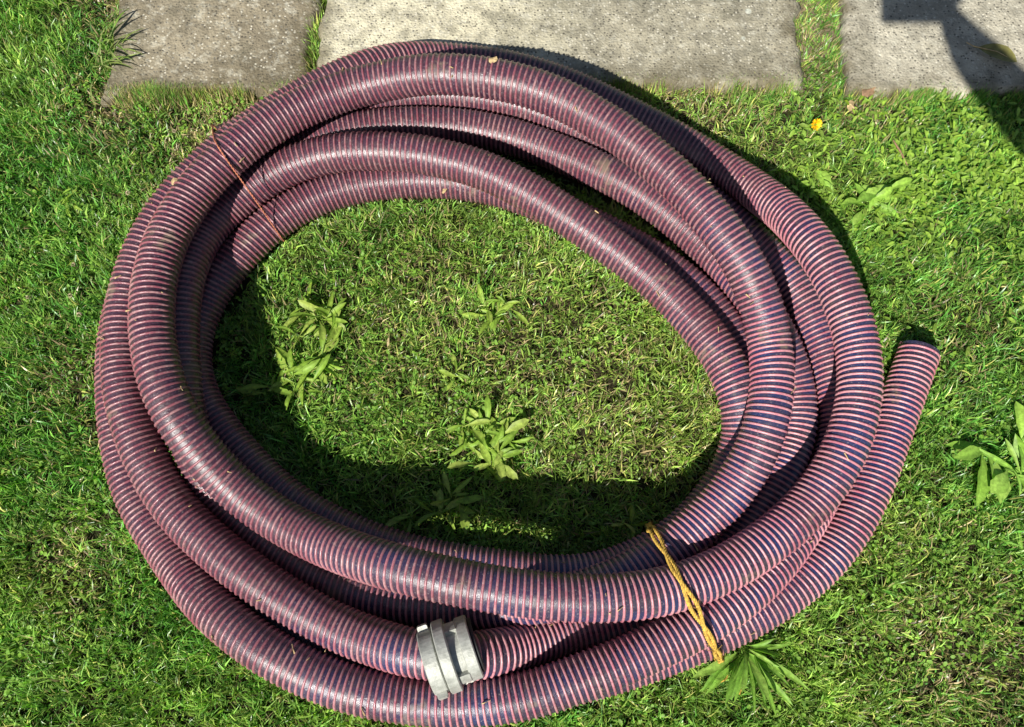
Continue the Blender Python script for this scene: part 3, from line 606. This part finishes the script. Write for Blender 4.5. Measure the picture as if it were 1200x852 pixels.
J = {'pel': (.93, -.47, .95, (.15, .11)), 'bel': (.91, -.45, 1.08, (.14, .105)), 'che': (.86, -.38, 1.26, (.155, .115)), 'upc': (.83, -.34, 1.38, (.13, .09)), 'nek': (.80, -.30, 1.48, .055), 'hd0': (.77, -.27, 1.56, .075),
     'hd1': (.74, -.25, 1.65, .092), 'hd2': (.735, -.245, 1.72, .06),
     'shR': (.70, -.24, 1.40, .062), 'elR': (.40, -.17, 1.47, .075), 'wrR': (.185, -.045, 1.62, .055), 'haR': (.125, -.02, 1.685, (.036, .016)),
     'shL': (.98, -.42, 1.40, .062), 'elL': (1.08, -.44, 1.12, .046), 'wrL': (.98, -.26, 1.02, .032), 'haL': (.94, -.20, 1.01, (.036, .016)),
     'hiR': (.86, -.42, .90, .085), 'knR': (.90, -.42, .50, .06), 'anR': (.93, -.46, .09, .042), 'toR': (.83, -.32, .035, .035),
     'hiL': (1.01, -.52, .90, .085), 'knL': (1.04, -.51, .50, .06), 'anL': (1.08, -.56, .09, .042), 'toL': (1.00, -.42, .035, .035)}
nm_ = list(J); vv = [tuple(np.array(J[k][:3])-ox)+(J[k][3],) for k in nm_]
ed = [(nm_.index(a), nm_.index(b)) for a, b in (('pel', 'bel'), ('bel', 'che'), ('che', 'upc'), ('upc', 'nek'), ('nek', 'hd0'), ('hd0', 'hd1'), ('hd1', 'hd2'), ('upc', 'shR'), ('shR', 'elR'), ('elR', 'wrR'), ('wrR', 'haR'),
      ('upc', 'shL'), ('shL', 'elL'), ('elL', 'wrL'), ('wrL', 'haL'), ('pel', 'hiR'), ('hiR', 'knR'), ('knR', 'anR'), ('anR', 'toR'), ('pel', 'hiL'), ('hiL', 'knL'), ('knL', 'anL'), ('anL', 'toL'))]
def fingers(v, e, wrist, hand, nrm, curl, thumb, start):
    w_ = np.array(wrist); h_ = np.array(hand); d = h_-w_; d /= np.linalg.norm(d); nrm = np.array(nrm, float); nrm -= d*np.dot(d, nrm); nrm /= np.linalg.norm(nrm); s_ = np.cross(d, nrm)
    for k, ln in enumerate((.072, .080, .075, .060)):
        b_ = h_+s_*(.027-.018*k)+d*.03; last = start; p_ = b_
        for q in range(3):
            a = curl*(q+.3); p_ = p_ if q == 0 else p_+(d*math.cos(a)+nrm*math.sin(a))*ln*.45; v.append(tuple(p_)+(.0088-.0008*q,)); e.append((last, len(v)-1)); last = len(v)-1
    b_ = h_+s_*.036-d*.012; last = start
    for q in range(3):
        p_ = b_+(d*.75+s_*.45*thumb+nrm*.3)*.024*q; v.append(tuple(p_)+(.0095-.0008*q,)); e.append((last, len(v)-1)); last = len(v)-1
fingers(vv, ed, np.array(J['wrR'][:3])-ox, np.array(J['haR'][:3])-ox, (0, .15, 1), .75, 1., nm_.index('haR'))
fingers(vv, ed, np.array(J['wrL'][:3])-ox, np.array(J['haL'][:3])-ox, (-.6, 0, -1), .35, 1., nm_.index('haL'))
def cloth(c):
    x, y, z = c.x+ox[0], c.y+ox[1], c.z
    if z > 1.485 and x > .60: return 'skin'
    if x < .40 and z > 1.3: return 'skin'
    if z < .12: return 'boot'
    if y > -.34 and z < 1.09 and z > .98 and x < 1.03: return 'skin'
    return 'jeans' if z < .97 else 'shirt'
body = skin_body('body', vv, ed, cloth, pr)
hc = np.array(J['hd1'][:3])-ox; look = np.array((-.62, .45, -.64)); look /= np.linalg.norm(look); hu = np.array((0, 0, 1.))-look*look[2]; hu /= np.linalg.norm(hu); hs = np.cross(look, hu)
def ball(name, c, r, mat, parent, sc=(1, 1, 1)):
    bm = bmesh.new(); bmesh.ops.create_uvsphere(bm, u_segments=16, v_segments=10, radius=r); me = bpy.data.meshes.new(name); bm.to_mesh(me); bm.free()
    for p_ in me.polygons: p_.use_smooth = True
    me.materials.append(M[mat]); o = obj(name, me, parent, c); o.rotation_mode = 'QUATERNION'
    o.rotation_quaternion = Matrix((hs, look, hu)).transposed().to_quaternion(); o.scale = sc; return o
ball('hair', hc-look*.040+hu*.030, .096, 'hair', pr, (1.0, .95, .95))
ball('nose', hc+look*.096-hu*.012, .016, 'skin', pr, (.8, 1.1, 1.4)); ball('mouth', hc+look*.086-hu*.048, .016, 'skin', pr, (1.5, .5, .4))
for s_ in (-1, 1):
    ball('eye', hc+look*.083+hu*.012+hs*.032*s_, .011, 'phone', pr); ball('ear', hc+hs*.094*s_, .026, 'skin', pr, (.35, .7, 1.1))
# the phone in the hand, lens facing the lawn
ph = empty('phone', (.215, -.08, 1.68)); ph.rotation_euler = (R(16), 0, 0); tag(ph, 'black phone held flat out in a hand above the coil', 'phone')
bm = bmesh.new(); bmesh.ops.create_cube(bm, size=1); bmesh.ops.scale(bm, vec=(.158, .075, .008), verts=bm.verts); bmesh.ops.bevel(bm, geom=bm.edges[:], offset=.003, segments=2, affect='EDGES')
me = bpy.data.meshes.new('phone_body'); bm.to_mesh(me); bm.free(); me.materials.append(M['phone']); o = obj('phone_body', me, ph, (.028, 0, .03))
me = mesh_np('screen', [(-.074, -.034, 0), (.074, -.034, 0), (.074, .034, 0), (-.074, .034, 0)], [[0, 1, 2, 3]], mats=[M['inner']]); o = obj('screen', me, ph, (.028, 0, .0345))
